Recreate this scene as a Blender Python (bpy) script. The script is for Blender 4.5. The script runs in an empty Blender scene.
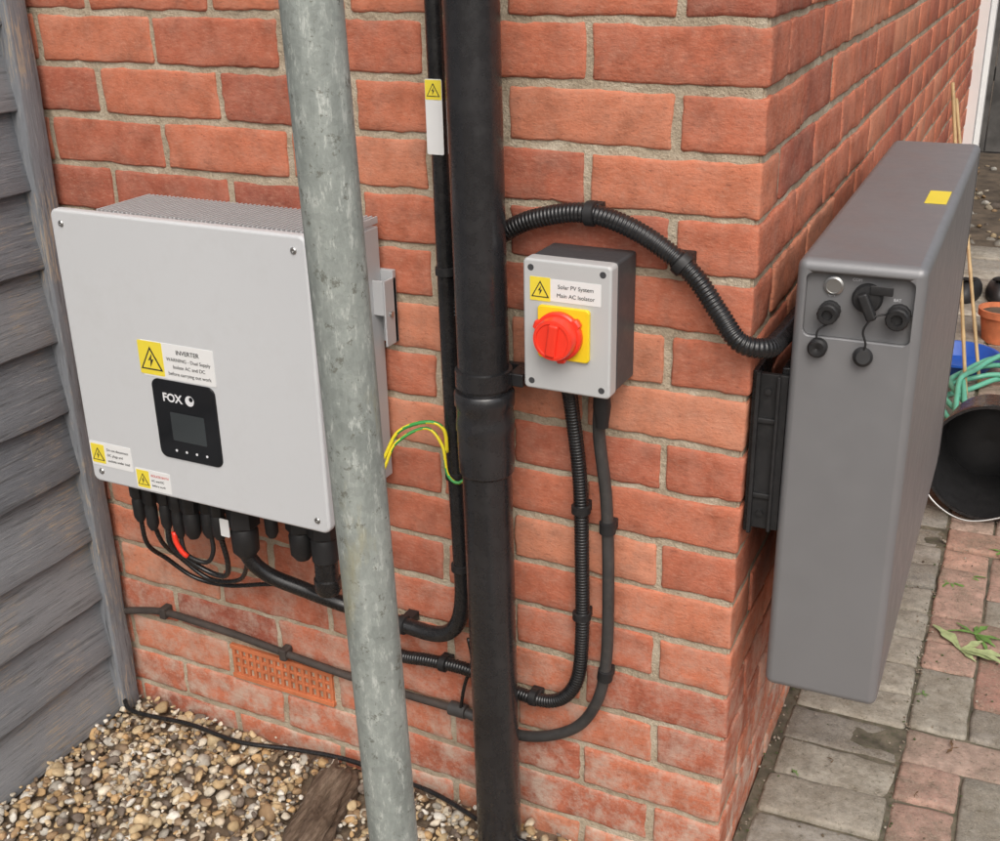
import bpy, bmesh, math, random
import numpy as np
from mathutils import Vector, Matrix, Euler, noise
random.seed(7); rng=np.random.default_rng(7)
SC=bpy.context.scene; COL=SC.collection
A=math.radians(2.2); SH=math.tan(A)

# ------------------------------------------------------------------ materials
def newmat(name):
    m=bpy.data.materials.new(name); m.use_nodes=True
    nt=m.node_tree; b=nt.nodes['Principled BSDF']; return m,nt,b
def nd(nt,t,**kw):
    n=nt.nodes.new(t)
    for k,v in kw.items(): setattr(n,k,v)
    return n
def lk(nt,a,b): nt.links.new(a,b)
def texco(nt,scale=(1,1,1),rot=(0,0,0)):
    tc=nd(nt,'ShaderNodeTexCoord'); mp=nd(nt,'ShaderNodeMapping'); mp.inputs['Scale'].default_value=scale; mp.inputs['Rotation'].default_value=rot
    lk(nt,tc.outputs['Object'],mp.inputs[0]); return mp.outputs[0]
def noi(nt,co,scale,detail=3,rough=.55):
    n=nd(nt,'ShaderNodeTexNoise'); n.inputs['Scale'].default_value=scale; n.inputs['Detail'].default_value=detail; n.inputs['Roughness'].default_value=rough
    lk(nt,co,n.inputs['Vector']); return n.outputs['Fac']
def ramp(nt,fac,stops,interp='LINEAR'):
    r=nd(nt,'ShaderNodeValToRGB'); cr=r.color_ramp; cr.interpolation=interp
    while len(cr.elements)<len(stops): cr.elements.new(.5)
    for e,(p,c) in zip(cr.elements,stops):
        e.position=p; e.color=(c[0],c[1],c[2],1) if hasattr(c,'__len__') else (c,c,c,1)
    lk(nt,fac,r.inputs[0]); return r.outputs[0]
def mix(nt,fac,a,b,mode='MIX'):
    m=nd(nt,'ShaderNodeMix',data_type='RGBA',blend_type=mode)
    if isinstance(fac,(int,float)): m.inputs[0].default_value=fac
    else: lk(nt,fac,m.inputs[0])
    for s,v in ((6,a),(7,b)):
        if hasattr(v,'__len__'): m.inputs[s].default_value=(v[0],v[1],v[2],1)
        else: lk(nt,v,m.inputs[s])
    return m.outputs[2]
def mth(nt,op,a,b=None):
    m=nd(nt,'ShaderNodeMath',operation=op)
    for s,v in ((0,a),(1,b)):
        if v is None: continue
        if isinstance(v,(int,float)): m.inputs[s].default_value=v
        else: lk(nt,v,m.inputs[s])
    return m.outputs[0]
def bump(nt,b,h,strength,dist=.002):
    n=nd(nt,'ShaderNodeBump'); n.inputs['Strength'].default_value=strength; n.inputs['Distance'].default_value=dist
    lk(nt,h,n.inputs['Height'])
    lk(nt,n.outputs[0],b.inputs['Normal']); return n.outputs[0]

def pmat(name,col,rough=.5,metal=0.,var=.12,vscale=9,bmp=.0,bscale=300,dirt=0.,dirtcol=(.25,.21,.16),spec=.5):
    m,nt,b=newmat(name); co=texco(nt)
    n1=noi(nt,co,vscale,3)
    lo=[c*(1-var) for c in col]; hi=[min(1,c*(1+var)) for c in col]
    c=ramp(nt,n1,[(.3,lo),(.7,hi)])
    if dirt>0:
        n2=noi(nt,co,vscale*5,5,.7); f=ramp(nt,n2,[(.5,0),(.75,dirt)])
        c=mix(nt,f,c,dirtcol)
        r=ramp(nt,n2,[(.3,max(0,rough-.06)),(.7,min(1,rough+.12))]); lk(nt,r,b.inputs['Roughness'])
    else: b.inputs['Roughness'].default_value=rough
    lk(nt,c,b.inputs['Base Color'])
    b.inputs['Metallic'].default_value=metal; b.inputs['Specular IOR Level'].default_value=spec
    if bmp>0: bump(nt,b,noi(nt,co,bscale,2),bmp,.001)
    return m

def brick_mat():
    m,nt,b=newmat('brick_clay'); co=texco(nt); cs=texco(nt,(1,1,2.4))
    at=nd(nt,'ShaderNodeAttribute',attribute_name='rnd'); sp=nd(nt,'ShaderNodeSeparateColor'); lk(nt,at.outputs['Color'],sp.inputs[0])
    base=ramp(nt,sp.outputs[0],[(0,(.33,.098,.064)),(.12,(.42,.130,.078)),(.40,(.50,.160,.092)),(.75,(.55,.190,.108)),(1,(.58,.235,.140))])
    n1=ramp(nt,noi(nt,co,20,4,.65),[(.25,.64),(.5,1.0),(.75,1.22)])
    c=mix(nt,1.,base,n1,'MULTIPLY')
    n2=noi(nt,cs,85,5,.78)
    c=mix(nt,ramp(nt,n2,[(.52,0),(.72,.5)]),c,(.61,.32,.22))
    c=mix(nt,ramp(nt,n2,[(.30,.7),(.44,0)]),c,(.20,.068,.047))
    n3=noi(nt,co,9,5,.7); c=mix(nt,mth(nt,'MULTIPLY',ramp(nt,n3,[(.53,0),(.70,.65)]),sp.outputs[1]),c,(.18,.072,.055))
    tc=nd(nt,'ShaderNodeTexCoord'); sx=nd(nt,'ShaderNodeSeparateXYZ'); lk(nt,tc.outputs['Object'],sx.inputs[0])
    mr=nd(nt,'ShaderNodeMapRange'); mr.inputs[1].default_value=.02; mr.inputs[2].default_value=.5; mr.inputs[3].default_value=1.15; mr.inputs[4].default_value=.16
    lk(nt,sx.outputs[2],mr.inputs[0])
    bl=mth(nt,'MULTIPLY',mr.outputs[0],ramp(nt,noi(nt,co,19,5,.78),[(.43,0),(.62,.75)]))
    c=mix(nt,bl,c,(.55,.44,.36))
    lk(nt,c,b.inputs['Base Color']); b.inputs['Roughness'].default_value=.9; b.inputs['Specular IOR Level'].default_value=.2
    h=mth(nt,'ADD',mth(nt,'MULTIPLY',noi(nt,cs,60,3,.75),.9),mth(nt,'MULTIPLY',noi(nt,co,300,2,.6),.5))
    bump(nt,b,h,.5,.0028); return m
def mortar_mat():
    m,nt,b=newmat('mortar'); co=texco(nt)
    c=ramp(nt,noi(nt,co,16,5,.75),[(.3,(.30,.245,.175)),(.48,(.46,.385,.285)),(.7,(.60,.53,.42))])
    c=mix(nt,ramp(nt,noi(nt,co,320,2),[(.5,0),(.7,.35)]),c,(.23,.18,.13))
    c=mix(nt,ramp(nt,noi(nt,co,5,3),[(.50,0),(.68,.45)]),c,(.26,.21,.155))
    lk(nt,c,b.inputs['Base Color']); b.inputs['Roughness'].default_value=.95; b.inputs['Specular IOR Level'].default_value=.1
    bump(nt,b,noi(nt,co,150,3,.7),1.,.004); return m
def stone_mat(name,scale=60,rough=.8,moss=0,bs=.5):
    m,nt,b=newmat(name); co=texco(nt)
    at=nd(nt,'ShaderNodeAttribute',attribute_name='rnd')
    n=ramp(nt,noi(nt,co,scale,4,.7),[(.25,.6),(.5,.98),(.78,1.35)])
    c=mix(nt,1.,at.outputs['Color'],n,'MULTIPLY')
    if moss: 
        c=mix(nt,ramp(nt,noi(nt,co,8,5,.8),[(.42,0),(.64,moss)]),c,(.17,.14,.10))
        c=mix(nt,ramp(nt,noi(nt,co,300,3,.7),[(.52,0),(.66,.5)]),c,(.42,.37,.30))
        c=mix(nt,ramp(nt,noi(nt,co,110,4,.75),[(.57,0),(.66,.6)]),c,(.10,.085,.055))
    lk(nt,c,b.inputs['Base Color']); b.inputs['Roughness'].default_value=rough; b.inputs['Specular IOR Level'].default_value=.3
    bump(nt,b,noi(nt,co,scale*3.5,3,.7),bs,.002); return m
def wood_mat(name,gs):
    m,nt,b=newmat(name); co=texco(nt,(1,1,1)); cg=texco(nt,gs)
    at=nd(nt,'ShaderNodeAttribute',attribute_name='rnd'); sp=nd(nt,'ShaderNodeSeparateColor'); lk(nt,at.outputs['Color'],sp.inputs[0])
    base=ramp(nt,sp.outputs[0],[(0,(.160,.172,.192)),(.5,(.205,.218,.238)),(1,(.258,.268,.284))])
    g=noi(nt,cg,6.,5,.7); g2=noi(nt,cg,17.,4,.75)
    c=mix(nt,ramp(nt,g,[(.34,.7),(.47,0)]),base,(.085,.088,.092))
    c=mix(nt,ramp(nt,g2,[(.55,0),(.70,.55)]),c,(.43,.43,.42))
    c=mix(nt,ramp(nt,g2,[(.28,.85),(.40,0)]),c,(.035,.035,.038))
    w=mth(nt,'MULTIPLY',ramp(nt,g2,[(.50,0),(.58,1)]),ramp(nt,noi(nt,co,8,5,.7),[(.50,0),(.60,.85)]))
    c=mix(nt,w,c,(.40,.33,.25))
    lk(nt,c,b.inputs['Base Color']); b.inputs['Roughness'].default_value=.85
    bump(nt,b,g2,.55,.003); return m
def log_mat():
    m,nt,b=newmat('rotten_wood'); cg=texco(nt,(40,5,40),(0,0,math.radians(-17)))
    g=noi(nt,cg,2.2,6,.75)
    c=ramp(nt,g,[(.28,(.03,.02,.014)),(.45,(.13,.085,.055)),(.58,(.24,.17,.12)),(.75,(.40,.32,.24))])
    lk(nt,c,b.inputs['Base Color']); b.inputs['Roughness'].default_value=.95
    bump(nt,b,g,1.,.008); return m
def zinc_mat():
    m,nt,b=newmat('galvanised_zinc'); co=texco(nt); cs=texco(nt,(1,1,.3))
    v=nd(nt,'ShaderNodeTexVoronoi'); v.inputs['Scale'].default_value=170; lk(nt,co,v.inputs['Vector'])
    c=ramp(nt,noi(nt,cs,30,5,.75),[(.25,(.20,.225,.21)),(.5,(.32,.35,.325)),(.75,(.45,.48,.445))])
    sv=nd(nt,'ShaderNodeSeparateColor'); lk(nt,v.outputs['Color'],sv.inputs[0])
    c=mix(nt,1.,c,ramp(nt,sv.outputs[0],[(0,.91),(1,1.07)]),'MULTIPLY')
    c=mix(nt,ramp(nt,noi(nt,cs,120,4,.8),[(.56,0),(.66,.6)]),c,(.60,.63,.59))
    c=mix(nt,ramp(nt,noi(nt,co,75,5,.8),[(.58,0),(.64,.75)]),c,(.13,.13,.105))
    c=mix(nt,ramp(nt,noi(nt,cs,12,5,.75),[(.58,0),(.68,.5)]),c,(.36,.33,.19))
    lk(nt,c,b.inputs['Base Color']); b.inputs['Metallic'].default_value=.2
    b.inputs['Roughness'].default_value=.58
    bump(nt,b,noi(nt,co,170,3,.7),.35,.0015); return m

M={}
M['brick']=brick_mat(); M['mortar']=mortar_mat(); M['gravel']=stone_mat('gravel_stones',70,.7,0,.3)
M['paver']=stone_mat('block_paving',45,.92,.7,.8); M['wood']=wood_mat('weathered_painted_timber',(6,1.0,22)); M['woodv']=wood_mat('weathered_painted_timber_upright',(14,14,1.0)); M['zinc']=zinc_mat()
M['soil']=pmat('soil',(.095,.07,.048),.95,var=.5,vscale=12,bmp=1.,bscale=90,dirt=.5,dirtcol=(.19,.15,.11))
M['bed']=pmat('gravel_fines',(.15,.11,.075),.95,var=.5,vscale=40,bmp=1.,bscale=200,dirt=.6,dirtcol=(.33,.25,.16))
M['sand']=pmat('jointing_sand',(.13,.11,.08),.95,var=.5,vscale=30,bmp=.6,bscale=300,dirt=.8,dirtcol=(.06,.085,.03))
M['invwhite']=pmat('powder_coat_pale_grey',(.59,.605,.62),.45,var=.015,vscale=3,bmp=.05,bscale=900,dirt=.06)
M['invside']=pmat('cast_alloy_pale_grey',(.47,.48,.49),.5,.1,var=.03,bmp=.1,bscale=500)
M['black']=pmat('black_pvc',(.014,.014,.015),.24,var=.3,vscale=15,dirt=.12,dirtcol=(.09,.085,.08),spec=.6)
M['pipe']=pmat('black_drainpipe_pvc',(.020,.020,.022),.25,var=.2,vscale=9,dirt=.14,dirtcol=(.08,.078,.075),bmp=.04,bscale=60,spec=.75)
M['rubber']=pmat('black_rubber',(.016,.016,.017),.5,var=.25,vscale=30,dirt=.15,dirtcol=(.08,.07,.06))
M['greycab']=pmat('dark_grey_cable',(.045,.043,.042),.5,var=.25,vscale=20,dirt=.3,dirtcol=(.14,.12,.10))
M['brcab']=pmat('dusty_brown_pipe',(.052,.042,.037),.7,var=.3,vscale=20,dirt=.4,dirtcol=(.15,.11,.09))
M['isolid']=pmat('isolator_pale_grey',(.52,.53,.53),.4,var=.02,bmp=.06,bscale=700)
M['isobase']=pmat('isolator_dark_grey',(.06,.062,.066),.45,var=.1,bmp=.06,bscale=700,dirt=.15,dirtcol=(.12,.11,.10))
M['yellow']=pmat('yellow_plastic',(.88,.64,.02),.4,var=.04)
M['red']=pmat('red_plastic',(.90,.05,.025),.3,var=.05)
M['label']=pmat('white_label',(.80,.805,.80),.45,var=.02)
M['yellab']=pmat('yellow_label',(.86,.70,.06),.45,var=.03)
M['ink']=pmat('black_ink',(.03,.03,.03),.5,var=.05)
M['redink']=pmat('red_ink',(.6,.06,.04),.5,var=.05)
M['whiteink']=pmat('white_print',(.75,.76,.78),.4,var=.02)
M['screen']=pmat('gloss_black_panel',(.012,.013,.015),.10,var=.1)
M['lcd']=pmat('grey_lcd',(.045,.052,.055),.15,var=.1)
M['steel']=pmat('steel_screw',(.45,.45,.44),.35,.9,var=.1)
M['darkhole']=pmat('dark_cavity',(.012,.010,.009),.9,var=.2)
M['batt']=pmat('graphite_powder_coat',(.235,.235,.242),.38,.3,var=.03,vscale=5,bmp=.12,bscale=1100,dirt=.06,dirtcol=(.30,.29,.28))
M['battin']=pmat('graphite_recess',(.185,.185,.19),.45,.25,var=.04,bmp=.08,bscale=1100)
M['terra']=pmat('terracotta',(.56,.17,.07),.8,var=.2,vscale=30,bmp=.3,bscale=200,dirt=.25,dirtcol=(.48,.26,.16))
M['ylw_wire']=pmat('yellow_wire',(.80,.66,.03),.4,var=.05)
M['grn_wire']=pmat('green_wire',(.05,.32,.07),.4,var=.05)
M['hose']=pmat('green_hose',(.12,.40,.28),.4,var=.15,vscale=20)
M['blue']=pmat('blue_plastic',(.02,.10,.45),.4,var=.15)
M['upvc']=pmat('white_upvc',(.75,.75,.74),.35,var=.03)
M['glass']=pmat('dark_glazing',(.02,.025,.03),.06,var=.1)
M['bark']=log_mat()
M['leaf']=pmat('weed_leaf',(.14,.26,.06),.55,var=.3,vscale=60)
M['leaf2']=pmat('pale_weed_leaf',(.36,.42,.20),.6,var=.3,vscale=60)
M['deadleaf']=pmat('dead_leaf',(.14,.08,.04),.8,var=.4,vscale=60)
M['cane']=pmat('bamboo_cane',(.48,.34,.17),.6,var=.25,vscale=20)
M['darkfence']=pmat('dark_stained_timber',(.09,.085,.08),.85,var=.4,vscale=8,bmp=.6,bscale=40)

# ------------------------------------------------------------------ mesh helpers
def link(me,name,mats):
    ob=bpy.data.objects.new(name,me); COL.objects.link(ob)
    for m in (mats if isinstance(mats,(list,tuple)) else [mats]): me.materials.append(m)
    return ob
def wn(ob):
    md=ob.modifiers.new('wn','WEIGHTED_NORMAL'); md.keep_sharp=True; return ob
def group(name,parts,rot=0,loc=(0,0,0)):
    e=bpy.data.objects.new(name,None); e.empty_display_size=.05; COL.objects.link(e)
    for p in parts: p.parent=e
    e.rotation_euler=(0,0,rot); e.location=loc
    return e
def mesh_np(name,V,F,mats,col=None,smooth=True):
    me=bpy.data.meshes.new(name); V=np.ascontiguousarray(V,dtype=np.float32); F=np.ascontiguousarray(F,dtype=np.int32)
    me.vertices.add(len(V)); me.vertices.foreach_set('co',V.ravel()); me.loops.add(F.size); me.loops.foreach_set('vertex_index',F.ravel())
    me.polygons.add(len(F)); me.polygons.foreach_set('loop_start',np.arange(len(F),dtype=np.int32)*F.shape[1])
    me.update(calc_edges=True); me.validate()
    me.polygons.foreach_set('use_smooth',np.full(len(me.polygons),smooth))
    if col is not None:
        a=me.attributes.new('rnd','FLOAT_COLOR','POINT'); c4=np.ones((len(V),4),dtype=np.float32); c4[:,:3]=col; a.data.foreach_set('color',c4.ravel())
    return link(me,name,mats)
def rbox(name,xs,ys,zs,r,mat,seg=3):
    bm=bmesh.new(); bmesh.ops.create_cube(bm,size=1)
    for v in bm.verts:
        v.co=Vector((xs[0]+(v.co.x+.5)*(xs[1]-xs[0]),ys[0]+(v.co.y+.5)*(ys[1]-ys[0]),zs[0]+(v.co.z+.5)*(zs[1]-zs[0])))
    if r>0: bmesh.ops.bevel(bm,geom=bm.edges[:],offset=r,segments=seg,affect='EDGES',profile=.5)
    for f in bm.faces: f.smooth=r>0
    me=bpy.data.meshes.new(name); bm.to_mesh(me); bm.free(); ob=link(me,name,mat)
    return wn(ob) if r>0 else ob
def rprism(name,x0,x1,z0,z1,rad,y0,y1,mat,bev=.0,seg=6,bseg=2):
    pts=[]
    for cx,cz,a0 in((x1-rad,z1-rad,0),(x0+rad,z1-rad,90),(x0+rad,z0+rad,180),(x1-rad,z0+rad,270)):
        for i in range(seg+1):
            a=math.radians(a0+90*i/seg); pts.append((cx+rad*math.cos(a),cz+rad*math.sin(a)))
    bm=bmesh.new(); f=[bm.verts.new((x,y0,z)) for x,z in pts]; b=[bm.verts.new((x,y1,z)) for x,z in pts]
    ff=bm.faces.new(f); fb=bm.faces.new(b[::-1]); n=len(pts)
    for i in range(n): bm.faces.new((f[i],b[i],b[(i+1)%n],f[(i+1)%n]))
    bmesh.ops.recalc_face_normals(bm,faces=bm.faces[:])
    if bev>0: bmesh.ops.bevel(bm,geom=list(ff.edges)+list(fb.edges),offset=bev,segments=bseg,affect='EDGES',profile=.5)
    for q in bm.faces: q.smooth=True
    me=bpy.data.meshes.new(name); bm.to_mesh(me); bm.free()
    me.set_sharp_from_angle(angle=math.radians(50)); return wn(link(me,name,mat))
def lathe(name,prof,org,axis,mat,sides=28,sharp=35,rfn=None,cap0=True,cap1=True):
    ax=Vector(axis).normalized(); q=ax.to_track_quat('Z','Y').to_matrix(); V=[];F=[]
    for r,z in prof:
        for i in range(sides):
            a=2*math.pi*i/sides; rr=r if rfn is None else r*rfn(a,z); V.append(Vector(org)+q@Vector((rr*math.cos(a),rr*math.sin(a),z)))
    for k in range(len(prof)-1):
        for i in range(sides):
            j=(i+1)%sides; F.append((k*sides+i,k*sides+j,(k+1)*sides+j,(k+1)*sides+i))
    if cap0 and prof[0][0]>1e-5: F.append(tuple(range(sides))[::-1])
    if cap1 and prof[-1][0]>1e-5: F.append(tuple((len(prof)-1)*sides+i for i in range(sides)))
    me=bpy.data.meshes.new(name); me.from_pydata([tuple(v) for v in V],[],F); me.validate()
    for p in me.polygons: p.use_smooth=True
    me.set_sharp_from_angle(angle=math.radians(sharp)); return link(me,name,mat)
def path(pts,step):
    P=[Vector(p) for p in pts]; P=[P[0]*2-P[1]]+P+[P[-1]*2-P[-2]]; out=[]
    for i in range(1,len(P)-2):
        p0,p1,p2,p3=P[i-1:i+3]
        for k in range(30):
            t=k/30; out.append(.5*((2*p1)+(p2-p0)*t+(2*p0-5*p1+4*p2-p3)*t*t+(3*p1-p0-3*p2+p3)*t**3))
    out.append(P[-2]); res=[out[0]]; acc=0; prev=out[0]; 
    for q in out[1:]:
        d=(q-prev).length
        while acc+d>=step and d>1e-9:
            t=(step-acc)/d; prev=prev.lerp(q,t); res.append(prev); d=(q-prev).length; acc=0
        acc+=d; prev=q
    if (out[-1]-res[-1]).length>step*.3: res.append(out[-1])
    return res
def tube(name,pts,r,mat,sides=14,step=.006,rf=None,stripe=False):
    P=path(pts,step); V=[];F=[]; n=None; s=0; mi=[]
    for i,p in enumerate(P):
        t=(P[min(i+1,len(P)-1)]-P[max(i-1,0)]).normalized()
        if n is None: n=t.orthogonal().normalized()
        n=(n-t*n.dot(t)).normalized(); b=t.cross(n); rr=r*(rf(s,i) if rf else 1)
        for k in range(sides):
            a=2*math.pi*k/sides; V.append(tuple(p+(n*math.cos(a)+b*math.sin(a))*rr))
        if i<len(P)-1: s+=(P[i+1]-p).length
    for i in range(len(P)-1):
        for k in range(sides):
            j=(k+1)%sides; F.append((i*sides+k,i*sides+j,(i+1)*sides+j,(i+1)*sides+k)); mi.append(1 if stripe and ((k+i//3)%sides)<sides*.35 else 0)
    F.append(tuple(range(sides))[::-1]); F.append(tuple((len(P)-1)*sides+k for k in range(sides))); mi+=[0,0]
    me=bpy.data.meshes.new(name); me.from_pydata(V,[],F)
    for p,m_ in zip(me.polygons,mi): p.use_smooth=True; p.material_index=m_
    return link(me,name,mat)
def corr(name,pts,r,mat,pitch=.0052):
    return tube(name,pts,r,mat,sides=20,step=pitch/4,rf=lambda s,i:(1.,.97,.84,.97)[i%4])
def ring(name,p,d,r,mat,w=.012):
    d=Vector(d).normalized(); return lathe(name,[(r,0),(r+.0028,.001),(r+.0028,w-.001),(r,w)],Vector(p)-d*w/2,d,mat,20)
def text(name,body,x,z,y,size,mat,bold=0,align='LEFT'):
    t=bpy.data.curves.new(name,'FONT'); t.body=body; t.size=size; t.align_x=align; t.offset=bold; t.extrude=.0001
    o=bpy.data.objects.new(name,t); COL.objects.link(o); bpy.context.view_layer.update()
    me=bpy.data.meshes.new_from_object(o.evaluated_get(bpy.context.evaluated_depsgraph_get()))
    bpy.data.objects.remove(o); me.materials.clear(); me.transform(Matrix.Translation((x,y,z))@Matrix.Rotation(math.pi/2,4,'X'))
    return link(me,name,mat)
def tri_sign(name,cx,cz,s,y):
    parts=[]
    def poly(nm,pts,yy,mat):
        me=bpy.data.meshes.new(nm); me.from_pydata([(cx+a*s,yy,cz+b*s) for a,b in pts],[],[tuple(range(len(pts)))]); return link(me,nm,mat)
    parts.append(poly(name+'_rim',[(-.5,-.43),(.5,-.43),(0,.45)],y,M['ink']))
    parts.append(poly(name+'_field',[(-.40,-.375),(.40,-.375),(0,.33)],y-.0003,M['yellab']))
    parts.append(poly(name+'_bolt',[(.07,.20),(-.12,-.08),(-.01,-.06),(-.05,-.33),(.13,-.01),(.02,-.03)],y-.0006,M['ink']))
    return parts

# ------------------------------------------------------------------ rounded block batches
def lat(L,n,r): return np.concatenate([[0],np.linspace(r,L-r,n),[L]])
def template(dims,n,r):
    xs,ys,zs=[lat(d,k,r) for d,k in zip(dims,n)]; idx={};V=[];F=[]
    def vid(i,j,k):
        if (i,j,k) not in idx: idx[(i,j,k)]=len(V); V.append((xs[i],ys[j],zs[k]))
        return idx[(i,j,k)]
    nx,ny,nz=len(xs),len(ys),len(zs)
    for k in (0,nz-1):
        for i in range(nx-1):
            for j in range(ny-1):
                q=[vid(i,j,k),vid(i+1,j,k),vid(i+1,j+1,k),vid(i,j+1,k)]; F.append(q if k else q[::-1])
    for j in (0,ny-1):
        for i in range(nx-1):
            for k in range(nz-1):
                q=[vid(i,j,k),vid(i+1,j,k),vid(i+1,j,k+1),vid(i,j,k+1)]; F.append(q if j==0 else q[::-1])
    for i in (0,nx-1):
        for j in range(ny-1):
            for k in range(nz-1):
                q=[vid(i,j,k),vid(i,j+1,k),vid(i,j+1,k+1),vid(i,j,k+1)]; F.append(q[::-1] if i==0 else q)
    V=np.array(V); D=np.array(dims); inn=np.clip(V,r,D-r); d=V-inn; l=np.linalg.norm(d,axis=1,keepdims=True); V=inn+np.where(l>1e-9,d/np.maximum(l,1e-9)*r,0)
    return V,np.array(F)
TC={}
def tmpl(dims,n,r):
    k=(tuple(round(d,4) for d in dims),n,r)
    if k not in TC: TC[k]=template(dims,n,r)
    return TC[k]
class Batch:
    def __init__(s): s.V=[];s.F=[];s.C=[];s.n=0
    def add(s,V,F,c):
        s.V.append(V); s.F.append(F+s.n); s.C.append(np.tile(np.array(c,dtype=np.float32),(len(V),1))); s.n+=len(V)
    def build(s,name,mat,smooth=True): return mesh_np(name,np.vstack(s.V),np.vstack(s.F),mat,np.vstack(s.C),smooth)
def jitter(V,a1,s1,a2,s2,k=(1,1,1)):
    out=V.copy()
    for i,p in enumerate(V):
        v=Vector(p); w=noise.noise_vector(v*s1)*a1+noise.noise_vector(v*s2)*a2; out[i]+=(w.x*k[0],w.y*k[1],w.z*k[2])
    return out

# ------------------------------------------------------------------ brick house
B=Batch()
def brick(x0,x1,y0,y1,z0,fine):
    L=(x1-x0,y1-y0,.065)
    if fine: n=(max(3,int(L[0]/.012)),max(3,int(L[1]/.016)),6) 
    else: n=(4,3,3)
    V,F=tmpl(L,n,.0036)
    V=V+np.array([x0,y0,z0+.005])
    V=V+rng.normal(0,1,3)*np.array([.0010,.0006,.0010])
    if fine: V=jitter(V,.0026,24,.0022,130,(1,.55,1) if x1<-.01 else (.7,.55,1))
    else: V=jitter(V,.0016,26,.0008,90,(.6,.6,1))
    V[:,0]-=SH*np.maximum(V[:,1],0)
    B.add(V,F,rng.random(3))
AIR=(-.89,-.675)
for r in range(-20,17):
    z0=1.1625-.075*(r+1); fz=(-2<=r<=15)
    if r%2==0:
        brick(-.1025,0,0,.215,z0,fz); x=-.1125; y=.225
    else:
        brick(-.215,0,0,.1025,z0,fz); x=-.225; y=.1125
    while x>-2.7:
        if not(r==13 and abs(x-AIR[1])<.01): brick(x-.215,x,0,.1025,z0,fz and x>-1.2)
        x-=.225
    while y<4.3:
        brick(-.1025,0,y,y+.215,z0,fz and y<.9); y+=.225
parts=[B.build('brickwork',M['brick'])]
def shbox(name,x0,x1,y0,y1,z0,z1,mat):
    o=rbox(name,(x0,x1),(y0,y1),(z0,z1),0,mat)
    for v in o.data.vertices: v.co.x-=SH*max(v.co.y,0)
    return o
parts.append(shbox('mortar_front',-2.8,-.0070,.0034,.095,-.1,2.66,M['mortar']))
parts.append(shbox('mortar_side',-.095,-.0036,.0065,4.35,-.1,2.659,M['mortar']))
parts.append(shbox('inner_wall',-2.79,-.11,.11,4.3,-.1,2.65,M['mortar']))
parts.append(shbox('door_frame',-.06,.035,3.75,3.86,.02,2.15,M['upvc']))
parts.append(shbox('door_leaf',-.05,.012,3.862,4.30,.05,2.15,M['upvc']))
parts.append(shbox('door_glazing',-.04,.016,3.95,4.22,.9,1.95,M['glass']))
parts.append(shbox('door_frame_far',-.06,.035,4.302,4.40,.02,2.15,M['upvc']))
zt=1.1625-.975-.003; zb=zt-.069
ab=[rbox('air_brick_top',(AIR[0],AIR[1]),(-.004,.03),(zt-.009,zt),.001,M['terra']),
    rbox('air_brick_bottom',(AIR[0],AIR[1]),(-.004,.03),(zb,zb+.009),.001,M['terra']),
    rbox('air_brick_cavity',(AIR[0],AIR[1]),(.022,.06),(zb,zt),0,M['darkhole'])]
for i in range(15):
    x=AIR[0]+.005+i*(.215-.010)/14
    ab.append(rbox('air_brick_bar',(x-.0034,x+.0034),(-.002,.03),(zb+.0088,zt-.0088),.001,M['terra'],1))
for zz in (zb+.0265,zb+.0435):
    ab.append(rbox('air_brick_rail',(AIR[0]+.001,AIR[1]-.001),(-.001,.028),(zz-.003,zz+.003),.001,M['terra'],1))
parts+=ab
group('brick_house',parts)

# ------------------------------------------------------------------ ground
me=bpy.data.meshes.new('ground'); me.from_pydata([(-40,-40,-.03),(40,-40,-.03),(40,40,-.03),(-40,40,-.03)],[],[(0,1,2,3)]); link(me,'ground',M['soil'])
def stones():
    T=[]
    bm=bmesh.new(); bmesh.ops.create_icosphere(bm,subdivisions=2,radius=1); V0=np.array([v.co[:] for v in bm.verts]); F0=np.array([[v.index for v in f.verts] for f in bm.faces]); bm.free()
    for t in range(24):
        V=V0.copy()
        for _ in range(7):
            n=rng.normal(size=3); n/=np.linalg.norm(n); d=V@n; lim=rng.uniform(.5,.85); V-=np.outer(np.maximum(d-lim,0)*.92,n)
        V*=np.array([1,rng.uniform(.6,.95),rng.uniform(.4,.7)]); T.append(V)
    return T,F0
T,F0=stones()
pal=np.array([(.50,.36,.20),(.58,.46,.30),(.38,.25,.14),(.66,.59,.47),(.28,.20,.13),(.72,.68,.60),(.42,.38,.32),(.52,.34,.17),(.19,.15,.12),(.60,.50,.37),(.55,.42,.25)])
def eul(): return np.array(Euler((random.uniform(-.6,.6),random.uniform(-.6,.6),random.uniform(0,6.28))).to_matrix())
GB=Batch()
def scatter(G,n,x0,x1,y0,y1,s0,s1,zlo,zhi,dk=1.):
    for _ in range(n):
        s=random.uniform(s0,s1)*(1 if random.random()<.93 else 1.45); x=random.uniform(x0,x1);y=random.uniform(y0,y1)
        V=(T[random.randrange(24)]*s)@eul().T+np.array([x,y,random.uniform(zlo,zhi)])
        c=pal[random.randrange(len(pal))]*random.uniform(.75,1.15)*dk; G.add(V,F0,c)
scatter(GB,3300,-1.125,-.02,-.5,-.012,.006,.0135,-.006,.014)
scatter(GB,2400,-1.125,-.02,-.5,-.012,.003,.006,.002,.018)
scatter(GB,1500,-1.125,-.02,-1.2,-.48,.007,.013,-.008,.01)
gp=GB.build('stones',M['gravel'])
me=bpy.data.meshes.new('bed'); me.from_pydata([(-1.15,-1.25,-.006),(-.01,-1.25,-.006),(-.01,.002,-.006),(-1.15,.002,-.006)],[],[(0,1,2,3)]); gb=link(me,'bed',M['bed'])
group('gravel_bed',[gp,gb])
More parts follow.
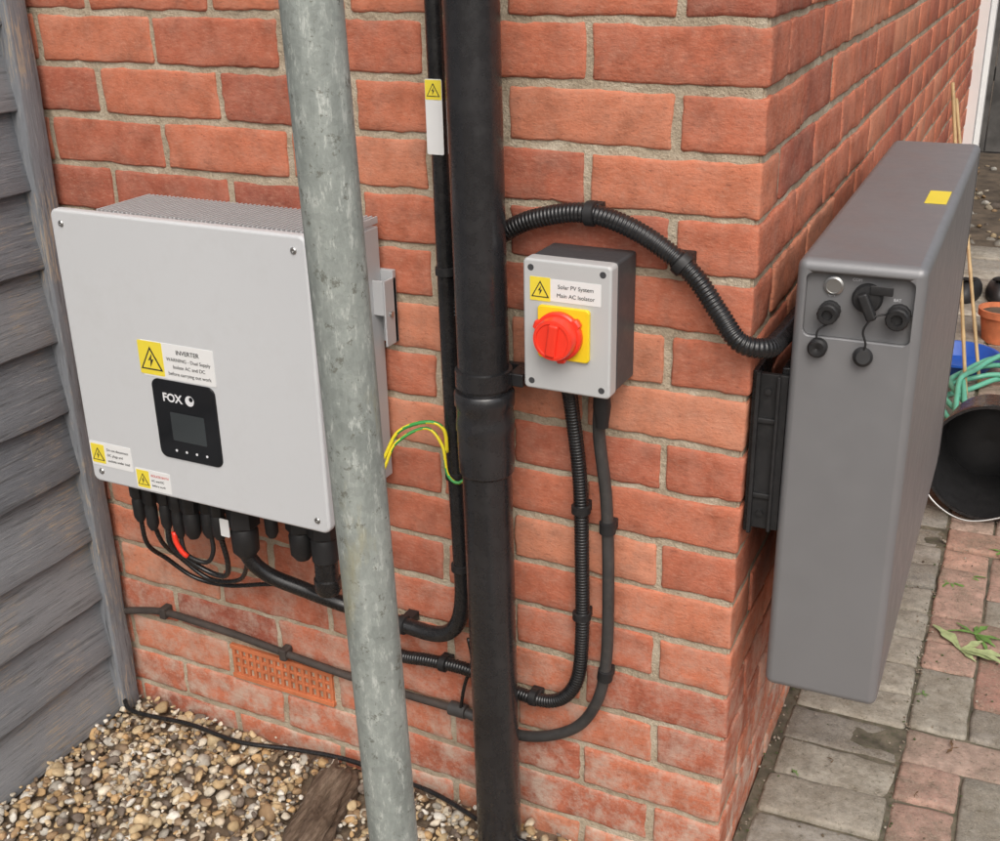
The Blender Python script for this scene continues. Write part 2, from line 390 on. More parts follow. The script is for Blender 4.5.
SB=Batch(); scatter(SB,500,-.35,1.4,4.1,6.5,.008,.03,-.035,-.02,.5); SB.build('stony_soil_border',M['gravel'])

PB=Batch()
reds=[(.44,.24,.18),(.38,.19,.145),(.48,.285,.215),(.33,.18,.14),(.42,.265,.21),(.40,.285,.23)]
greys=[(.33,.30,.25),(.28,.255,.22),(.37,.34,.285),(.305,.285,.25)]
def paver(x,y,w,l,c,fine):
    V,F=tmpl((w-.004,l-.004,.05),(9,6,3) if (fine and w>l) else ((6,9,3) if fine else (3,3,2)),.006)
    V=V+np.array([x+.002,y+.002,-.05+rng.normal(0,.0018)])
    V[:,2]+=(V[:,0]-x)*rng.normal(0,.014)+(V[:,1]-y)*rng.normal(0,.014)
    V=jitter(V,.003,22,.0016,90); c=np.array(c)*rng.uniform(.8,1.18); PB.add(V,F,c)
y=-1.55
while y<4.0:
    paver(.016+rng.normal(0,.0015),y,.2,.1015,greys[rng.integers(4)],-.2<y<2.2); y+=.1025
W=.1015
for c in range(0,12):
    for r in range(-15,38):
        k=(c-r)%4; x=.2175+c*W; yy=r*W
        col=reds[rng.integers(6)] if rng.random()<.88 else greys[rng.integers(4)]
        fine=-.2<yy<2 and c<4
        if k==0: paver(x,yy,2*W,W,col,fine)
        elif k==3: paver(x,yy,W,2*W,col,fine)
        elif c==0 and k==1: paver(x,yy,W,W,col,fine)
pv=PB.build('blocks',M['paver'])
me=bpy.data.meshes.new('joint_sand'); me.from_pydata([(-.0,-1.56,-.0055),(1.5,-1.56,-.0055),(1.5,4.1,-.0055),(-.0,4.1,-.0055)],[],[(0,1,2,3)]); js=link(me,'joint_sand',M['sand'])
group('block_paving',[pv,js],A)

# ------------------------------------------------------------------ fence at left
FB=Batch(); z=-.0
while z<1.95:
    h=.137; L=1.75
    V,F=tmpl((.014,L,h),(2,40,5),.0025); V=V.copy()
    V[:,0]+=np.where(V[:,0]>.006,(1-V[:,2]/h)*.020,0)
    V+=np.array([-1.157,-1.80,z+rng.normal(0,.0015)]); V[:,2]+=(V[:,1]+.9)*rng.normal(0,.003); V=jitter(V,.005,5,.0014,60); FB.add(V,F,rng.random(3)); z+=.122
fb=FB.build('boards',M['wood'])
V,F=tmpl((.034,.040,1.97),(3,3,60),.003); V=jitter(V+np.array([-1.147,-.055,0]),.004,3,.0015,60); TB=Batch(); TB.add(V,F,(.45,.5,.5)); ft=TB.build('end_post',M['woodv'])
fk=rbox('backing_post',(-1.20,-1.160),(-1.8,-.03),(0,1.9),0,M['darkfence'])
group('timber_fence',[fb,ft,fk])

# ------------------------------------------------------------------ galvanised post (slight lean)
ax=Vector((-.0277,0,1)).normalized(); po=Vector((-.1595,-.595,-.02))
pp=lathe('tube',[(.0239,0)]+[(.0239,.1*i) for i in range(1,27)]+[(.0215,2.6),(.0215,2.4)],po,ax,M['zinc'],48)
pc=lathe('base_collar',[(.03,0),(.03,.012),(.0243,.02)],po+Vector((0,0,.01)),ax,M['zinc'],32)
group('galvanised_metal_post',[pp,pc])

# ------------------------------------------------------------------ drainpipe (very slight lean)
DY=-.07; dax=Vector((-.0085,0,1)).normalized()
def dpos(z): return (-.3285-.0085*z,DY,z)
DX=dpos(.78)[0]
dp=[lathe('lower_pipe',[(.034,0),(.034,.70)],dpos(-.02),dax,M['pipe'],48),
    lathe('upper_pipe',[(.034,0),(.034,2.0)],dpos(.70),dax,M['pipe'],48),
    lathe('socket',[(.034,0),(.0375,.004),(.0385,.03),(.0385,.062),(.0395,.066),(.0395,.078),(.0385,.082),(.0385,.098),(.0405,.102),(.0405,.118),(.0385,.121),(.034,.122)],dpos(.655),dax,M['pipe'],48),
    rbox('bracket_back',(DX-.05,DX+.05),(-.012,-.001),(.765,.795),.002,M['pipe']),
    lathe('bracket_band',[(.0345,0),(.038,.001),(.038,.024),(.0345,.025)],dpos(.782),dax,M['pipe'],40),
    rbox('bracket_lug',(DX+.03,DX+.052),(-.06,-.02),(.782,.80),.002,M['pipe']),
    rbox('bracket_back_top',(DX-.06,DX+.04),(-.012,-.001),(1.9,1.93),.002,M['pipe']),
    lathe('bracket_band_top',[(.0345,0),(.038,.001),(.038,.024),(.0345,.025)],dpos(1.9),dax,M['pipe'],40)]
group('black_drainpipe',dp)

# ------------------------------------------------------------------ inverter
iv=[]
X0,X1,Z0,Z1=-.958,-.524,.569,.990
iv.append(rprism('cover',X0,X1,Z0,Z1,.012,-.18,-.163,M['invwhite'],.0045,6,3))
iv.append(rprism('cover_gasket',X0+.012,X1-.012,Z0+.012,Z1-.012,.01,-.163,-.158,M['rubber']))
iv.append(rbox('body',(X0+.02,X1-.004),(-.158,-.05),(Z0+.02,Z1-.018),.004,M['invside']))
iv.append(rbox('heat_sink_base',(X0+.03,X1+.001),(-.05,-.012),(Z0+.022,Z1-.024),.002,M['invside']))
n=52
for i in range(n):
    x=X0+.035+i*(.40)/(n-1); iv.append(rbox('fin',(x-.0013,x+.0013),(-.125,-.014),(Z1-.0195,Z1-.010),.0005,M['invside'],1))
iv.append(rbox('mount_plate',(X1-.01,X1+.020),(-.0125,-.004),(.80,.905),.001,M['invside']))
iv.append(rbox('mount_flange',(X1+.017,X1+.020),(-.035,-.0045),(.80,.895),.001,M['invside']))
iv.append(rbox('mount_lip',(X1+.0,X1+.0167),(-.035,-.032),(.845,.895),.001,M['invside']))
iv.append(lathe('mount_screw',[(.004,0),(.004,.003),(0,.003)],(X1+.020,-.022,.845),(1,0,0),M['steel'],12))
iv.append(rbox('side_rib',(X1-.004,X1+.003),(-.105,-.098),(Z0+.03,Z1-.03),.001,M['invside']))
for sx,sz in((-.938,.970),(-.543,.970),(-.938,.588),(-.543,.588)):
    iv.append(lathe('screw',[(.0048,0),(.0048,.0015),(.0036,.0028),(.0018,.0028),(.0018,.001),(0,.001)],(sx,-.1795,sz),(0,-1,0),M['steel'],20))
iv.append(rprism('display_panel',-.811,-.698,.638,.760,.012,-.1822,-.179,M['screen'],.001))
iv.append(rprism('lcd',-.783,-.722,.668,.712,.002,-.1826,-.182,M['lcd']))
iv.append(text('logo_text','FOX',-.793,.728,-.1824,.0175,M['whiteink'],.0005))
iv.append(lathe('logo_disc',[(.0078,0),(.0078,.0005),(.0042,.0005),(.0042,.0001)],(-.744,-.1822,.734),(0,-1,0),M['whiteink'],24))
iv.append(lathe('logo_dot',[(.0035,0),(.0035,.0008),(0,.0008)],(-.741,-.1822,.737),(0,-1,0),M['screen'],16))
for i in range(4): iv.append(lathe('button',[(.0020,0),(.0020,.0004),(.0012,.0004)],(-.780+i*.0185,-.1822,.652),(0,-1,0),M['whiteink'],14))
iv.append(rprism('warning_label',-.823,-.694,.762,.815,.002,-.1806,-.179,M['label']))
iv.append(rprism('warning_label_yellow',-.828,-.784,.7645,.8145,.002,-.1809,-.1806,M['yellab']))
iv+=tri_sign('hazard',-.806,.789,.040,-.1812)
iv.append(text('t','INVERTER',-.739,.801,-.1809,.0092,M['ink'],.0001,'CENTER'))
for k,s in enumerate(('WARNING - Dual Supply','Isolate AC and DC','before carrying out work')): iv.append(text('t',s,-.739,.790-k*.0105,-.1809,.0074,M['ink'],0,'CENTER'))
iv.append(rprism('label_low',-.954,-.873,.598,.637,.002,-.1806,-.179,M['label']))
iv.append(rprism('label_low_y',-.952,-.926,.602,.633,.001,-.1809,-.1806,M['yellab']))
iv+=tri_sign('hazard2',-.939,.617,.024,-.1812)
for k,s in enumerate(('Do not disconnect','DC plugs and','sockets under load')): iv.append(text('t',s,-.921,.625-k*.009,-.1809,.0056,M['ink']))
iv.append(rprism('label_low2',-.869,-.803,.5745,.608,.002,-.1806,-.179,M['label']))
iv.append(rprism('label_low2_y',-.867,-.843,.577,.6055,.001,-.1809,-.1806,M['yellab']))
iv+=tri_sign('hazard3',-.855,.591,.022,-.1812)
for k,s in enumerate(('ISOLATE BOTH','AC and DC','before work')): iv.append(text('t',s,-.839,.598-k*.008,-.1809,.0050,M['redink'] if k==0 else M['ink']))
def gland(x,y,r,zbot,ztop=.590,m='rubber'):
    l=ztop-zbot
    hexf=lambda a,z: .93/max(.866,math.cos(((a+math.pi/6)%(math.pi/3))-math.pi/6)) if l*.35<z<l*.62 else 1.
    return lathe('gland',[(r*.9,0),(r*.9,l*.34),(r*1.15,l*.36),(r*1.15,l*.6),(r*.92,l*.63),(r*1.05,l*.68),(r*1.0,l*.92),(r*.6,l),(0,l)],(x,y,ztop),(0,0,-1),M[m],24,rfn=hexf)
for x,yy,r,zb_ in((-.930,-.125,.0095,.478),(-.905,-.125,.0095,.468),(-.880,-.12,.0095,.473),(-.856,-.12,.0095,.463),(-.828,-.12,.013,.468),(-.803,-.11,.012,.47),(-.775,-.12,.011,.478),(-.735,-.11,.0205,.452),(-.690,-.10,.010,.49),(-.640,-.095,.018,.462),(-.598,-.095,.020,.46)):
    iv.append(gland(x,yy,r,zb_))
iv.append(rprism('gland_tag',-.762,-.745,.492,.522,.002,-.1325,-.1315,M['label']))
iv.append(lathe('terminal_cylinder',[(.018,0),(.018,.05),(.0205,.052),(.0205,.07),(.016,.078),(0,.078)],(-.598,-.095,.490),(0,0,-1),M['black'],28))
group('solar_inverter',iv)
cb=[tube('lead_a',[(-.930,-.125,.49),(-.934,-.115,.43),(-.930,-.08,.385),(-.895,-.06,.348),(-.835,-.05,.342),(-.76,-.045,.36),(-.70,-.04,.372)],.0038,M['black'],10),
    tube('lead_b',[(-.905,-.125,.48),(-.905,-.11,.435),(-.903,-.08,.395),(-.86,-.065,.357),(-.80,-.065,.368),(-.765,-.08,.410),(-.745,-.10,.47)],.0038,M['black'],10),
    tube('lead_c',[(-.88,-.12,.48),(-.876,-.12,.44),(-.84,-.10,.40),(-.80,-.095,.392),(-.78,-.105,.425),(-.776,-.12,.49)],.0045,M['black'],10),
    tube('lead_d',[(-.856,-.12,.48),(-.850,-.12,.435),(-.82,-.11,.42),(-.802,-.11,.445),(-.803,-.11,.48)],.0036,M['rubber'],10),
    tube('lead_red',[(-.861,-.128,.475),(-.858,-.129,.457),(-.850,-.127,.440),(-.842,-.124,.432)],.0042,M['red'],10)]
group('inverter_cables',cb)

vc=[tube('conduit',[(-.425,-.03,2.6),(-.411,-.03,1.26),(-.409,-.03,1.0),(-.407,-.03,.734),(-.402,-.03,.50),(-.402,-.03,.415),(-.414,-.032,.366),(-.446,-.033,.343),(-.506,-.035,.345),(-.60,-.045,.360),(-.664,-.075,.392),(-.712,-.098,.420),(-.734,-.11,.455),(-.735,-.11,.50)],.0125,M['black'],20,.008)]
for p,d in(((-.4115,-.03,1.31),(0,0,1)),((-.408,-.03,.92),(0,0,1)),((-.4055,-.03,.62),(0,0,1)),((-.402,-.03,.47),(0,0,1)),((-.506,-.035,.345),(1,0,0))):
    vc.append(ring('clip',p,d,.0125,M['rubber'],.012))
    vc.append(rbox('clip_base',(p[0]-.009,p[0]+.009),(-.024,-.001),(p[2]-.008,p[2]+.008),.001,M['rubber'],1))
vc.append(rprism('marker_label',-.4215,-.3975,1.075,1.168,.002,-.0438,-.0428,M['label']))
vc.append(rprism('marker_yellow',-.4210,-.398,1.143,1.167,.001,-.0442,-.0439,M['yellab']))
vc+=tri_sign('marker_hazard',-.4095,1.155,.019,-.0445)
group('vertical_cable_conduit',vc)

cc=[corr('hose',[(-.398,-.022,.86),(-.378,-.022,.93),(-.321,-.022,.980),(-.268,-.022,1.003),(-.207,-.022,1.012),(-.141,-.022,.994),(-.076,-.024,.954),(-.036,-.028,.908),(-.006,-.036,.876),(.022,-.018,.866),(.028,.03,.864),(.026,.15,.862)],.0128,M['black'])]
for p,d in(((-.205,-.022,1.012),(1,0,0)),((-.085,-.023,.961),(1,0,-.8))):
    cc.append(ring('clip',p,d,.0130,M['rubber'],.013)); cc.append(rbox('clip_base',(p[0]-.011,p[0]+.011),(-.02,-.001),(p[2]-.012,p[2]+.012),.001,M['rubber'],1))
group('battery_corrugated_conduit',cc)
ic=[corr('hose',[(-.226,-.045,.795),(-.226,-.03,.75),(-.218,-.02,.644),(-.214,-.02,.520),(-.213,-.02,.389),(-.222,-.02,.312),(-.256,-.02,.270),(-.314,-.02,.265),(-.40,-.02,.282),(-.47,-.02,.280),(-.525,-.02,.274),(-.575,-.02,.285),(-.60,-.03,.335)],.0105,M['black'],.0046)]
for p,d in(((-.216,-.02,.60),(0,0,1)),((-.2135,-.02,.43),(0,0,1)),((-.29,-.02,.266),(1,0,0)),((-.445,-.02,.282),(1,0,0))):
    ic.append(ring('clip',p,d,.0106,M['rubber'],.012)); ic.append(rbox('clip_base',(p[0]-.009,p[0]+.009),(-.018,-.001),(p[2]-.008,p[2]+.008),.001,M['rubber'],1))
group('isolator_corrugated_conduit',ic)
gc=[tube('cable',[(-.178,-.045,.79),(-.187,-.03,.723),(-.179,-.02,.621),(-.174,-.02,.498),(-.175,-.02,.365),(-.190,-.02,.284),(-.231,-.02,.224),(-.315,-.018,.186),(-.42,-.016,.198)],.0085,M['greycab'],14),
    lathe('entry_gland',[(.0135,0),(.0135,.012),(.011,.014),(.012,.03),(.0088,.055),(.0088,.06)],(-.178,-.045,.797),(-.02,.10,-1),M['rubber'],20),
    ring('clip_a',(-.1765,-.02,.58),(0,0,1),.0087,M['rubber'],.018), ring('clip_b',(-.176,-.02,.34),(.1,0,1),.0087,M['rubber'],.018),
    rbox('clip_a_base',(-.185,-.168),(-.016,-.001),(.572,.588),.001,M['rubber'],1),rbox('clip_b_base',(-.185,-.168),(-.016,-.001),(.332,.348),.001,M['rubber'],1)]
group('isolator_supply_cable',gc)
tp=[tube('pipe',[(-1.125,-.014,.197),(-1.07,-.014,.212),(-1.02,-.014,.221),(-.94,-.014,.220),(-.854,-.014,.216),(-.75,-.014,.207),(-.649,-.014,.200),(-.53,-.015,.197),(-.415,-.016,.198)],.0065,M['brcab'],12),
    ring('joint',(-.425,-.016,.198),(1,0,0),.009,M['greycab'],.03)]
for x,zz in((-1.02,.221),(-.76,.207)): tp.append(rbox('saddle',(x-.007,x+.007),(-.024,-.001),(zz-.010,zz+.012),.003,M['brcab']))
tp.append(tube('drop_lead',[(-.40,-.02,.34),(-.395,-.02,.30),(-.41,-.02,.25),(-.418,-.02,.205)],.003,M['black'],8))
group('wall_cable_pipe',tp)
ew=[tube('wire_a',[(-.522,-.075,.641),(-.499,-.075,.645),(-.476,-.065,.688),(-.435,-.055,.706),(-.412,-.048,.696),(-.409,-.046,.66)],.0028,[M['ylw_wire'],M['grn_wire']],10,.004,stripe=True),
    tube('wire_b',[(-.522,-.075,.633),(-.497,-.08,.630),(-.478,-.07,.672),(-.440,-.05,.694),(-.416,-.047,.670),(-.408,-.05,.630),(-.392,-.05,.618),(-.378,-.04,.628)],.0024,[M['ylw_wire'],M['grn_wire']],10,.004,stripe=True),
    lathe('lug',[(.007,0),(.007,.004),(.003,.004)],(-.5185,-.075,.637),(1,0,0),M['steel'],16)]
group('earth_wire',ew)

# ------------------------------------------------------------------ isolator
iso=[]
IX0,IX1,IZ0,IZ1=-.267,-.150,.797,.967
iso.append(rbox('base',(IX0+.002,IX1-.001),(-.066,-.0015),(IZ0+.002,IZ1-.001),.004,M['isobase']))
iso.append(rprism('lid',IX0,IX1,IZ0,IZ1,.006,-.09,-.0662,M['isolid'],.0035,4,3))
iso.append(rprism('yellow_plate',-.245,-.176,.843,.911,.005,-.096,-.0895,M['yellow'],.0015))
kc=(-.214,0,.876)
def tabs(a,z): return 1.0+(.12 if (abs(math.sin(1.5*a+.6))>.965) else 0)
iso.append(lathe('knob_flange',[(.0300,0),(.0310,.002),(.0310,.008),(.029,.010)],(kc[0],-.096,kc[2]),(0,-1,0),M['red'],72,rfn=tabs))
iso.append(lathe('knob',[(.0270,0),(.0262,.013),(.0252,.0155),(.0215,.016),(.0205,.0145),(0,.0145)],(kc[0],-.1055,kc[2]),(0,-1,0),M['red'],40))
g=rbox('knob_grip',(-.0065,.0065),(-.0035,.004),(-.021,.021),.003,M['red']); g.data.transform(Matrix.Translation((kc[0],-.1215,kc[2]))@Matrix.Rotation(math.radians(8),4,'Y')); iso.append(g)
iso.append(rprism('label',-.2455,-.163,.916,.944,.001,-.0904,-.0895,M['label']))
iso.append(rprism('label_yellow',-.257,-.2295,.915,.945,.001,-.0907,-.0895,M['yellab']))
iso+=tri_sign('hazard',-.243,.930,.024,-.091)
iso.append(text('t','Solar PV System',-.196,.933,-.0907,.0072,M['ink'],0,'CENTER')); iso.append(text('t','Main AC Isolator',-.196,.922,-.0907,.0072,M['ink'],0,'CENTER'))
for sx in(IX0+.011,IX1-.011):
    for sz in(IZ0+.011,IZ1-.011): iso.append(lathe('lid_screw',[(.0042,0),(.0042,.0004),(.0026,.0003),(0,.0002)],(sx,-.0898,sz),(0,-1,0),M['isobase'],16))
iso.append(rbox('conduit_gland',(-.240,-.212),(-.056,-.028),(.783,.7985),.004,M['rubber']))
group('isolator_switch',iso)

# ------------------------------------------------------------------ battery
bt=[]
BX0,BX1,BY0,BY1,BZ0,BZ1=.047,.195,.0,.86,.376,.976
case=rbox('case',(BX0,BX1),(BY0,BY1),(BZ0,BZ1),.012,M['batt'],4)
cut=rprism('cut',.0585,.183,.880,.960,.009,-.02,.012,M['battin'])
for md in list(case.modifiers): case.modifiers.remove(md)
bm_=case.modifiers.new('b','BOOLEAN'); bm_.object=cut; bm_.solver='EXACT'
dg=bpy.context.evaluated_depsgraph_get(); me2=bpy.data.meshes.new_from_object(case.evaluated_get(dg)); case.modifiers.clear(); case.data=me2
me2.set_sharp_from_angle(angle=math.radians(40)); wn(case); bpy.data.objects.remove(cut); bt.append(case)
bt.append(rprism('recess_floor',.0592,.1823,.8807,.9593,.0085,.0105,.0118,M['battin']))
bt.append(rbox('rear_seam',(BX0+.001,BX1+.0006),(BY1-.045,BY1-.042),(BZ0+.01,BZ1-.01),0,M['rubber']))
yf=.0105
def con(x,z,r,l,m='rubber',nm='connector'):
    return lathe(nm,[(r,0),(r,l*.3),(r*.86,l*.32),(r*.86,l*.5),(r*.98,l*.55),(r*.98,l*.92),(r*.85,l),(r*.5,l),(r*.45,l*.8),(0,l*.8)],(x,yf,z),(0,-1,0),M[m],26,rfn=lambda a,zz:1+.03*math.cos(12*a))
bt.append(lathe('button_ring',[(.0115,0),(.0115,.003),(.009,.0042),(.0085,.003),(0,.003)],(.0905,yf,.944),(0,-1,0),M['steel'],26))
bt.append(con(.0885,.913,.0125,.022)); bt.append(con(.167,.916,.0135,.024)); 
bt.append(lathe('switch_boss',[(.0175,0),(.0175,.006),(.015,.010),(0,.011)],(.130,yf,.933),(0,-1,0),M['rubber'],28))
s=rbox('switch_lever',(-.006,.006),(-.008,.004),(-.022,.012),.003,M['rubber']); s.data.transform(Matrix.Translation((.130,-.004,.931))@Matrix.Rotation(math.radians(-25),4,'Y')); bt.append(s)
bt.append(rbox('switch_bracket',(.133,.159),(-.002,.0),(.940,.951),.001,M['rubber'],1))
bt.append(lathe('cap',[(.0115,0),(.0115,.009),(.009,.012),(.004,.012),(0,.010)],(.080,-.0005,.870),(0,-1,0),M['rubber'],24))
bt.append(lathe('cap_b',[(.0115,0),(.0115,.008),(.008,.011),(0,.011)],(.132,-.0005,.864),(.2,-1,.2),M['rubber'],24))
bt.append(tube('lanyard_a',[(.0885,-.004,.900),(.079,-.006,.892),(.078,-.006,.882),(.080,-.006,.874)],.0013,M['rubber'],8,.002))
bt.append(tube('lanyard_b',[(.155,-.004,.920),(.141,-.010,.916),(.131,-.010,.899),(.135,-.009,.882),(.132,-.007,.870)],.0013,M['rubber'],8,.002))
for nm,x,z_ in(('ON',.085,.9305),('COM',.111,.9515),('BAT',.159,.9315)): bt.append(text('t',nm,x,z_,.0100,.0048,M['whiteink']))
bt.append(rbox('top_sticker',(.153,.182),(.345,.43),(BZ1+.0003,BZ1+.0009),0,M['yellab']))
for yy in(.012,.70):
    bt.append(rbox('wall_plate',(.002,.008),(yy,yy+.09),(.60,.825),.001,M['black']))
    bt.append(rbox('arm',(.008,.0465),(yy,yy+.008),(.607,.822),.001,M['rubber']))
    bt.append(rbox('arm_front_flange',(.008,.013),(yy-.010,yy),(.602,.826),.001,M['rubber']))
    bt.append(rbox('arm_inner_flange',(.034,.038),(yy-.008,yy),(.607,.822),.001,M['rubber']))
    for zz in(.655,.76): bt.append(rbox('arm_rib',(.012,.034),(yy-.004,yy),(zz-.0035,zz+.0035),.001,M['rubber'],1))
    for zz in(.63,.80): bt.append(lathe('bolt',[(.0045,0),(.0045,.004),(0,.004)],(.023,yy-.0005,zz),(0,-1,0),M['rubber'],6))
bt.append(rbox('rear_rail',(.036,.0467),(.021,.80),(.79,.83),.002,M['black'])); bt.append(rbox('rear_rail_low',(.036,.0467),(.021,.80),(.61,.65),.002,M['black']))
group('wall_mounted_battery',bt,A)

# ------------------------------------------------------------------ small things on the ground
tube('black_ground_cable',[(-1.12,-.05,.028),(-1.075,-.071,.027),(-.957,-.059,.029),(-.845,-.059,.027),(-.74,-.035,.028),(-.639,-.022,.030),(-.54,-.024,.026),(-.457,-.033,.028),(-.331,-.064,.026),(-.2,-.08,.026),(-.1,-.2,.02)],.0042,M['black'],10)
V=[];F=[];nA,nL=48,80
p0=Vector((-.650,-.040,.012)); p1=Vector((-.560,-.33,.012)); dr=(p1-p0).normalized(); sd=dr.cross(Vector((0,0,1)))
for i in range(nL+1):
    c=p0.lerp(p1,i/nL); t=i/nL
    for k in range(nA):
        a=2*math.pi*k/nA; e=noise.noise(Vector((math.cos(a)*5,math.sin(a)*5,i*.05)))
        rr=(.037*min(1,.55+t*5))+.012*noise.noise(Vector((math.cos(a)*1.5,math.sin(a)*1.5,i*.05)))+.012*e+.003*noise.noise(Vector((math.cos(a)*18,math.sin(a)*18,i*.3)))
        jag=dr*(.035*noise.noise(Vector((math.cos(a)*3,math.sin(a)*3,7)))*max(0,1-i/6))
        V.append(tuple(c+jag+sd*math.cos(a)*rr+Vector((0,0,1))*math.sin(a)*rr*.8))
for i in range(nL):
    for k in range(nA): F.append((i*nA+k,i*nA+(k+1)%nA,(i+1)*nA+(k+1)%nA,(i+1)*nA+k))
F.append(tuple(range(nA))[::-1]); F.append(tuple(nL*nA+k for k in range(nA)))
me=bpy.data.meshes.new('rotten_log'); me.from_pydata(V,[],F)
for p in me.polygons: p.use_smooth=len(p.vertices)==4
link(me,'rotten_log',M['bark'])
ax=Vector((-.06,1,-.12)).normalized(); oc=Vector((.228,1.40,.148))
bk=[lathe('pail',[(.1335,.004),(.134,.0),(.141,.0),(.141,.014),(.136,.016),(.108,.26),(0,.26)],oc,ax,M['black'],48,cap0=False),
    lathe('pail_inside',[(.1335,.004),(.104,.25),(0,.25)],oc,ax,M['rubber'],48,cap0=False),
    lathe('soil_residue',[(.0,.23),(.05,.225),(.085,.235),(.105,.245)],oc-Vector((0,0,.006)),ax,M['rubber'],30)]
bk.append(tube('handle',[(.09,1.40,.13),(.11,1.38,.05),(.20,1.36,.012),(.31,1.38,.05),(.36,1.40,.13)],.0028,M['steel'],8))
group('black_bucket',bk)
hp=[]
for i in range(90):
    a=i*.32; rr=.15+.03*math.sin(i*.7); hp.append((.22+rr*math.cos(a)*1.0,2.15+rr*1.6*math.sin(a),.012+.0015*i*.5+.010*math.sin(i*1.3)))
hp+=[(.10,1.95,.03),(.09,1.90,.012),(.15,1.85,.01),(.4,1.8,.01),(.8,1.9,.01)]
tube('garden_hose',hp,.008,M['hose'],10,.012)
group('terracotta_pot',[lathe('pot',[(.050,0),(.066,.09),(.074,.092),(.075,.115),(.068,.116),(.062,.095),(.045,.02),(0,.02)],(.14,2.80,.0),(0,0,1),M['terra'],36),
    lathe('compost',[(.0,.105),(.064,.10)],(.14,2.80,0),(0,0,1),M['soil'],24)])
group('blue_trug',[lathe('tub',[(.09,0),(.12,.04),(.127,.04),(.127,.048),(.117,.048),(.085,.01),(0,.01)],(.05,2.48,.0),(0,0,1),M['blue'],36)])
for i,(sx,sy) in enumerate(((-.01,3.32),(.09,3.36))):
    bm=bmesh.new(); bmesh.ops.create_uvsphere(bm,u_segments=20,v_segments=12,radius=1)
    for v in bm.verts:
        t=v.co.y; w=.045*(1-.18*t); hgt=.045+.03*max(0,-t)
        v.co=Vector((v.co.x*w,v.co.y*.13,max(v.co.z,-.35)*hgt+.016))
    for f in bm.faces: f.smooth=True
    me=bpy.data.meshes.new('shoe'); bm.to_mesh(me); bm.free(); up=link(me,'upper',M['rubber'])
    hole=lathe('opening',[(.026,0),(.030,.004),(.026,.008),(.02,.002),(0,.001)],(0,-.05,.070),(0,.15,1),M['darkhole'],20)
    group('garden_clog',[up,hole],-.1+.2*i,(sx,sy,-.0))
for i,(a,b) in enumerate((((.105,2.22,0),(-.075,2.50,.88)),((.13,2.35,0),(-.085,2.75,.80)))):
    tube('bamboo_cane',[a,tuple((Vector(a)+Vector(b))*.5),b],.0055,M['cane'],10,.02,rf=lambda s,i:1.15 if i%9==0 else 1)
def weed(name,x,y,n,s,mat,flat=.25):
    V=[];F=[]
    for i in range(n):
        a=random.uniform(0,6.28); L=s*random.uniform(.5,1.15); w=L*random.uniform(.07,.13); d=Vector((math.cos(a),math.sin(a),0)); sd=Vector((-d.y,d.x,0)); b0=len(V); el=random.uniform(.2,.9)*flat; cv=random.uniform(-.4,.4)
        for k in range(9):
            t=k/8; ww=w*math.sin(math.pi*min(.97,.05+t*.92))*(1+.35*math.sin(13*t+i)); h=L*(el*t*1.6-el*1.5*t*t)+.004
            c=Vector((x,y,h))+d*L*t+sd*cv*L*t*t
            V+= [tuple(c+sd*ww+Vector((0,0,.2*ww))),tuple(c),tuple(c-sd*ww+Vector((0,0,.2*ww)))]
        for k in range(8):
            q=b0+k*3; F+=[(q,q+1,q+4,q+3),(q+1,q+2,q+5,q+4)]
    me=bpy.data.meshes.new(name); me.from_pydata(V,[],F)
    for p in me.polygons: p.use_smooth=True
    return link(me,name,mat)
weed('weed_plant',.255,.80,9,.085,M['leaf2']); weed('weed_plant',.275,.87,9,.06,M['leaf'])
weed('weed_plant',.205,1.06,10,.03,M['leaf']); weed('weed_plant',.24,1.10,8,.035,M['leaf']); weed('weed_plant',.30,1.25,9,.045,M['leaf'])
weed('weed_plant',.21,.62,7,.014,M['leaf']); weed('weed_plant',.115,1.0,7,.012,M['leaf']); weed('weed_plant',.05,.30,7,.010,M['leaf'])
weed('fallen_leaves',.28,.48,3,.02,M['deadleaf']); weed('fallen_leaves',.10,.36,3,.012,M['deadleaf']); weed('fallen_leaves',.07,.72,4,.015,M['deadleaf']); weed('fallen_leaves',.24,.33,3,.012,M['deadleaf'])
DB=Batch()
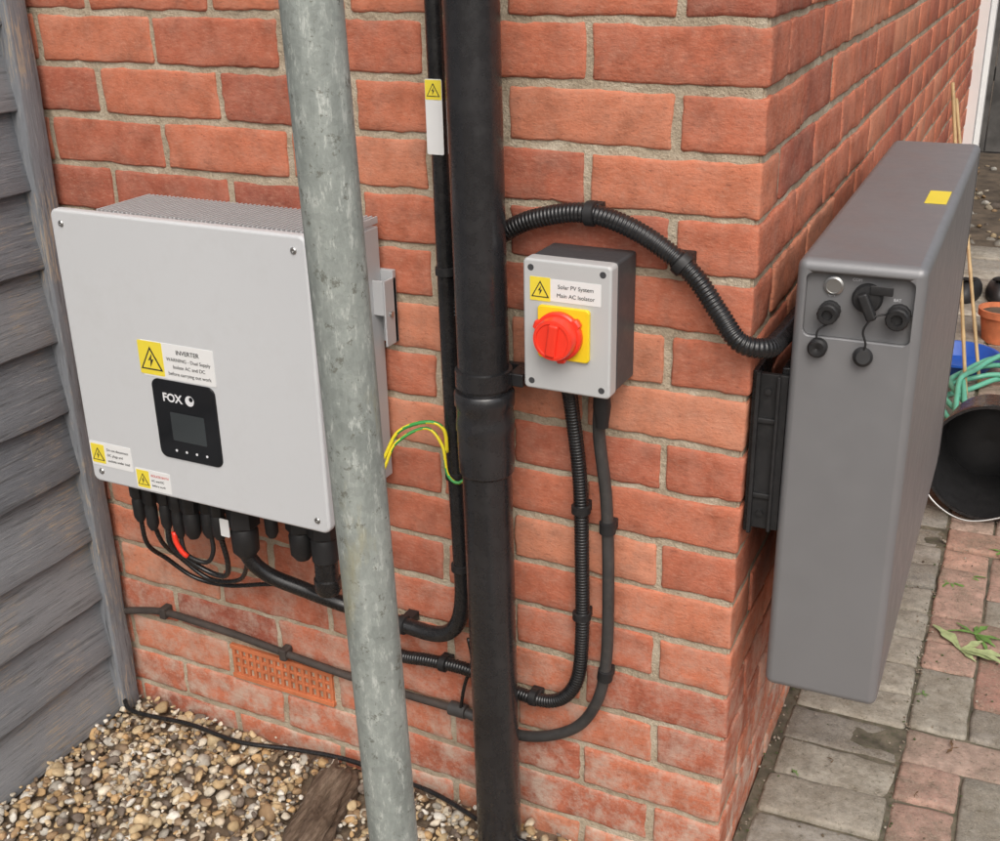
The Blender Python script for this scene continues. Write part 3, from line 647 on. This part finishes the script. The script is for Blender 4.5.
for _ in range(1100):
    y_=random.uniform(0,3.5); x_=random.choice([random.uniform(.0,.022),random.gauss(.216,.006),random.uniform(.03,.45)]); s=random.uniform(.001,.0036)
    V=(T[random.randrange(24)]*s)@eul().T+np.array([x_-SH*y_,y_,.002]); DB.add(V,F0,random.choice([(.12,.09,.06),(.25,.20,.15),(.08,.10,.04),(.36,.31,.25)]))
DB.build('path_debris',M['gravel'])
bf=[]
for i in range(60):
    x=-4+i*.12; bf.append(rbox('pale',(x,x+.112),(6.6+random.uniform(-.004,.004),6.62),(-.02,1.8+random.uniform(-.01,.01)),.002,M['darkfence'],1))
bf.append(rbox('rail',(-4,3.2),(6.63,6.67),(.4,.48),0,M['darkfence'])); bf.append(rbox('rail_top',(-4,3.2),(6.63,6.67),(1.4,1.48),0,M['darkfence']))
group('garden_fence',bf)
weed('border_plants',.75,6.1,26,.28,M['leaf'],1.2)

# ------------------------------------------------------------------ camera & light
cd=bpy.data.cameras.new('camera'); cam=bpy.data.objects.new('camera',cd); COL.objects.link(cam)
cd.sensor_width=36; cd.sensor_fit='HORIZONTAL'; cd.lens=1180.73/1000*36; cd.clip_start=.02; cd.clip_end=200
cam.matrix_world=Matrix.Translation((.34196,-1.36164,1.34452))@(Matrix.Rotation(.4691,4,'Z')@Matrix.Rotation(math.pi/2-.39844,4,'X')@Matrix.Rotation(-.02111,4,'Z'))
SC.camera=cam
w=bpy.data.worlds.new('World'); SC.world=w; w.use_nodes=True; nt=w.node_tree; bg=nt.nodes['Background']
sky=nt.nodes.new('ShaderNodeTexSky'); sky.sky_type='NISHITA'; sky.sun_disc=False; sky.sun_elevation=math.radians(48); sky.sun_rotation=math.radians(153); sky.air_density=1.0; sky.dust_density=6.0; sky.ozone_density=.6
hs=nt.nodes.new('ShaderNodeHueSaturation'); hs.inputs['Saturation'].default_value=.45
nt.links.new(sky.outputs[0],hs.inputs['Color']); nt.links.new(hs.outputs[0],bg.inputs[0]); bg.inputs[1].default_value=.15
sl=bpy.data.lights.new('sun','SUN'); sl.energy=1.0; sl.angle=math.radians(45); sl.color=(1,.96,.90); so=bpy.data.objects.new('sun',sl); COL.objects.link(so)
d=Vector((-.30,.60,-.74)); so.rotation_euler=d.to_track_quat('-Z','Y').to_euler()
SC.view_settings.view_transform='Standard'; SC.view_settings.look='None'; SC.view_settings.exposure=0
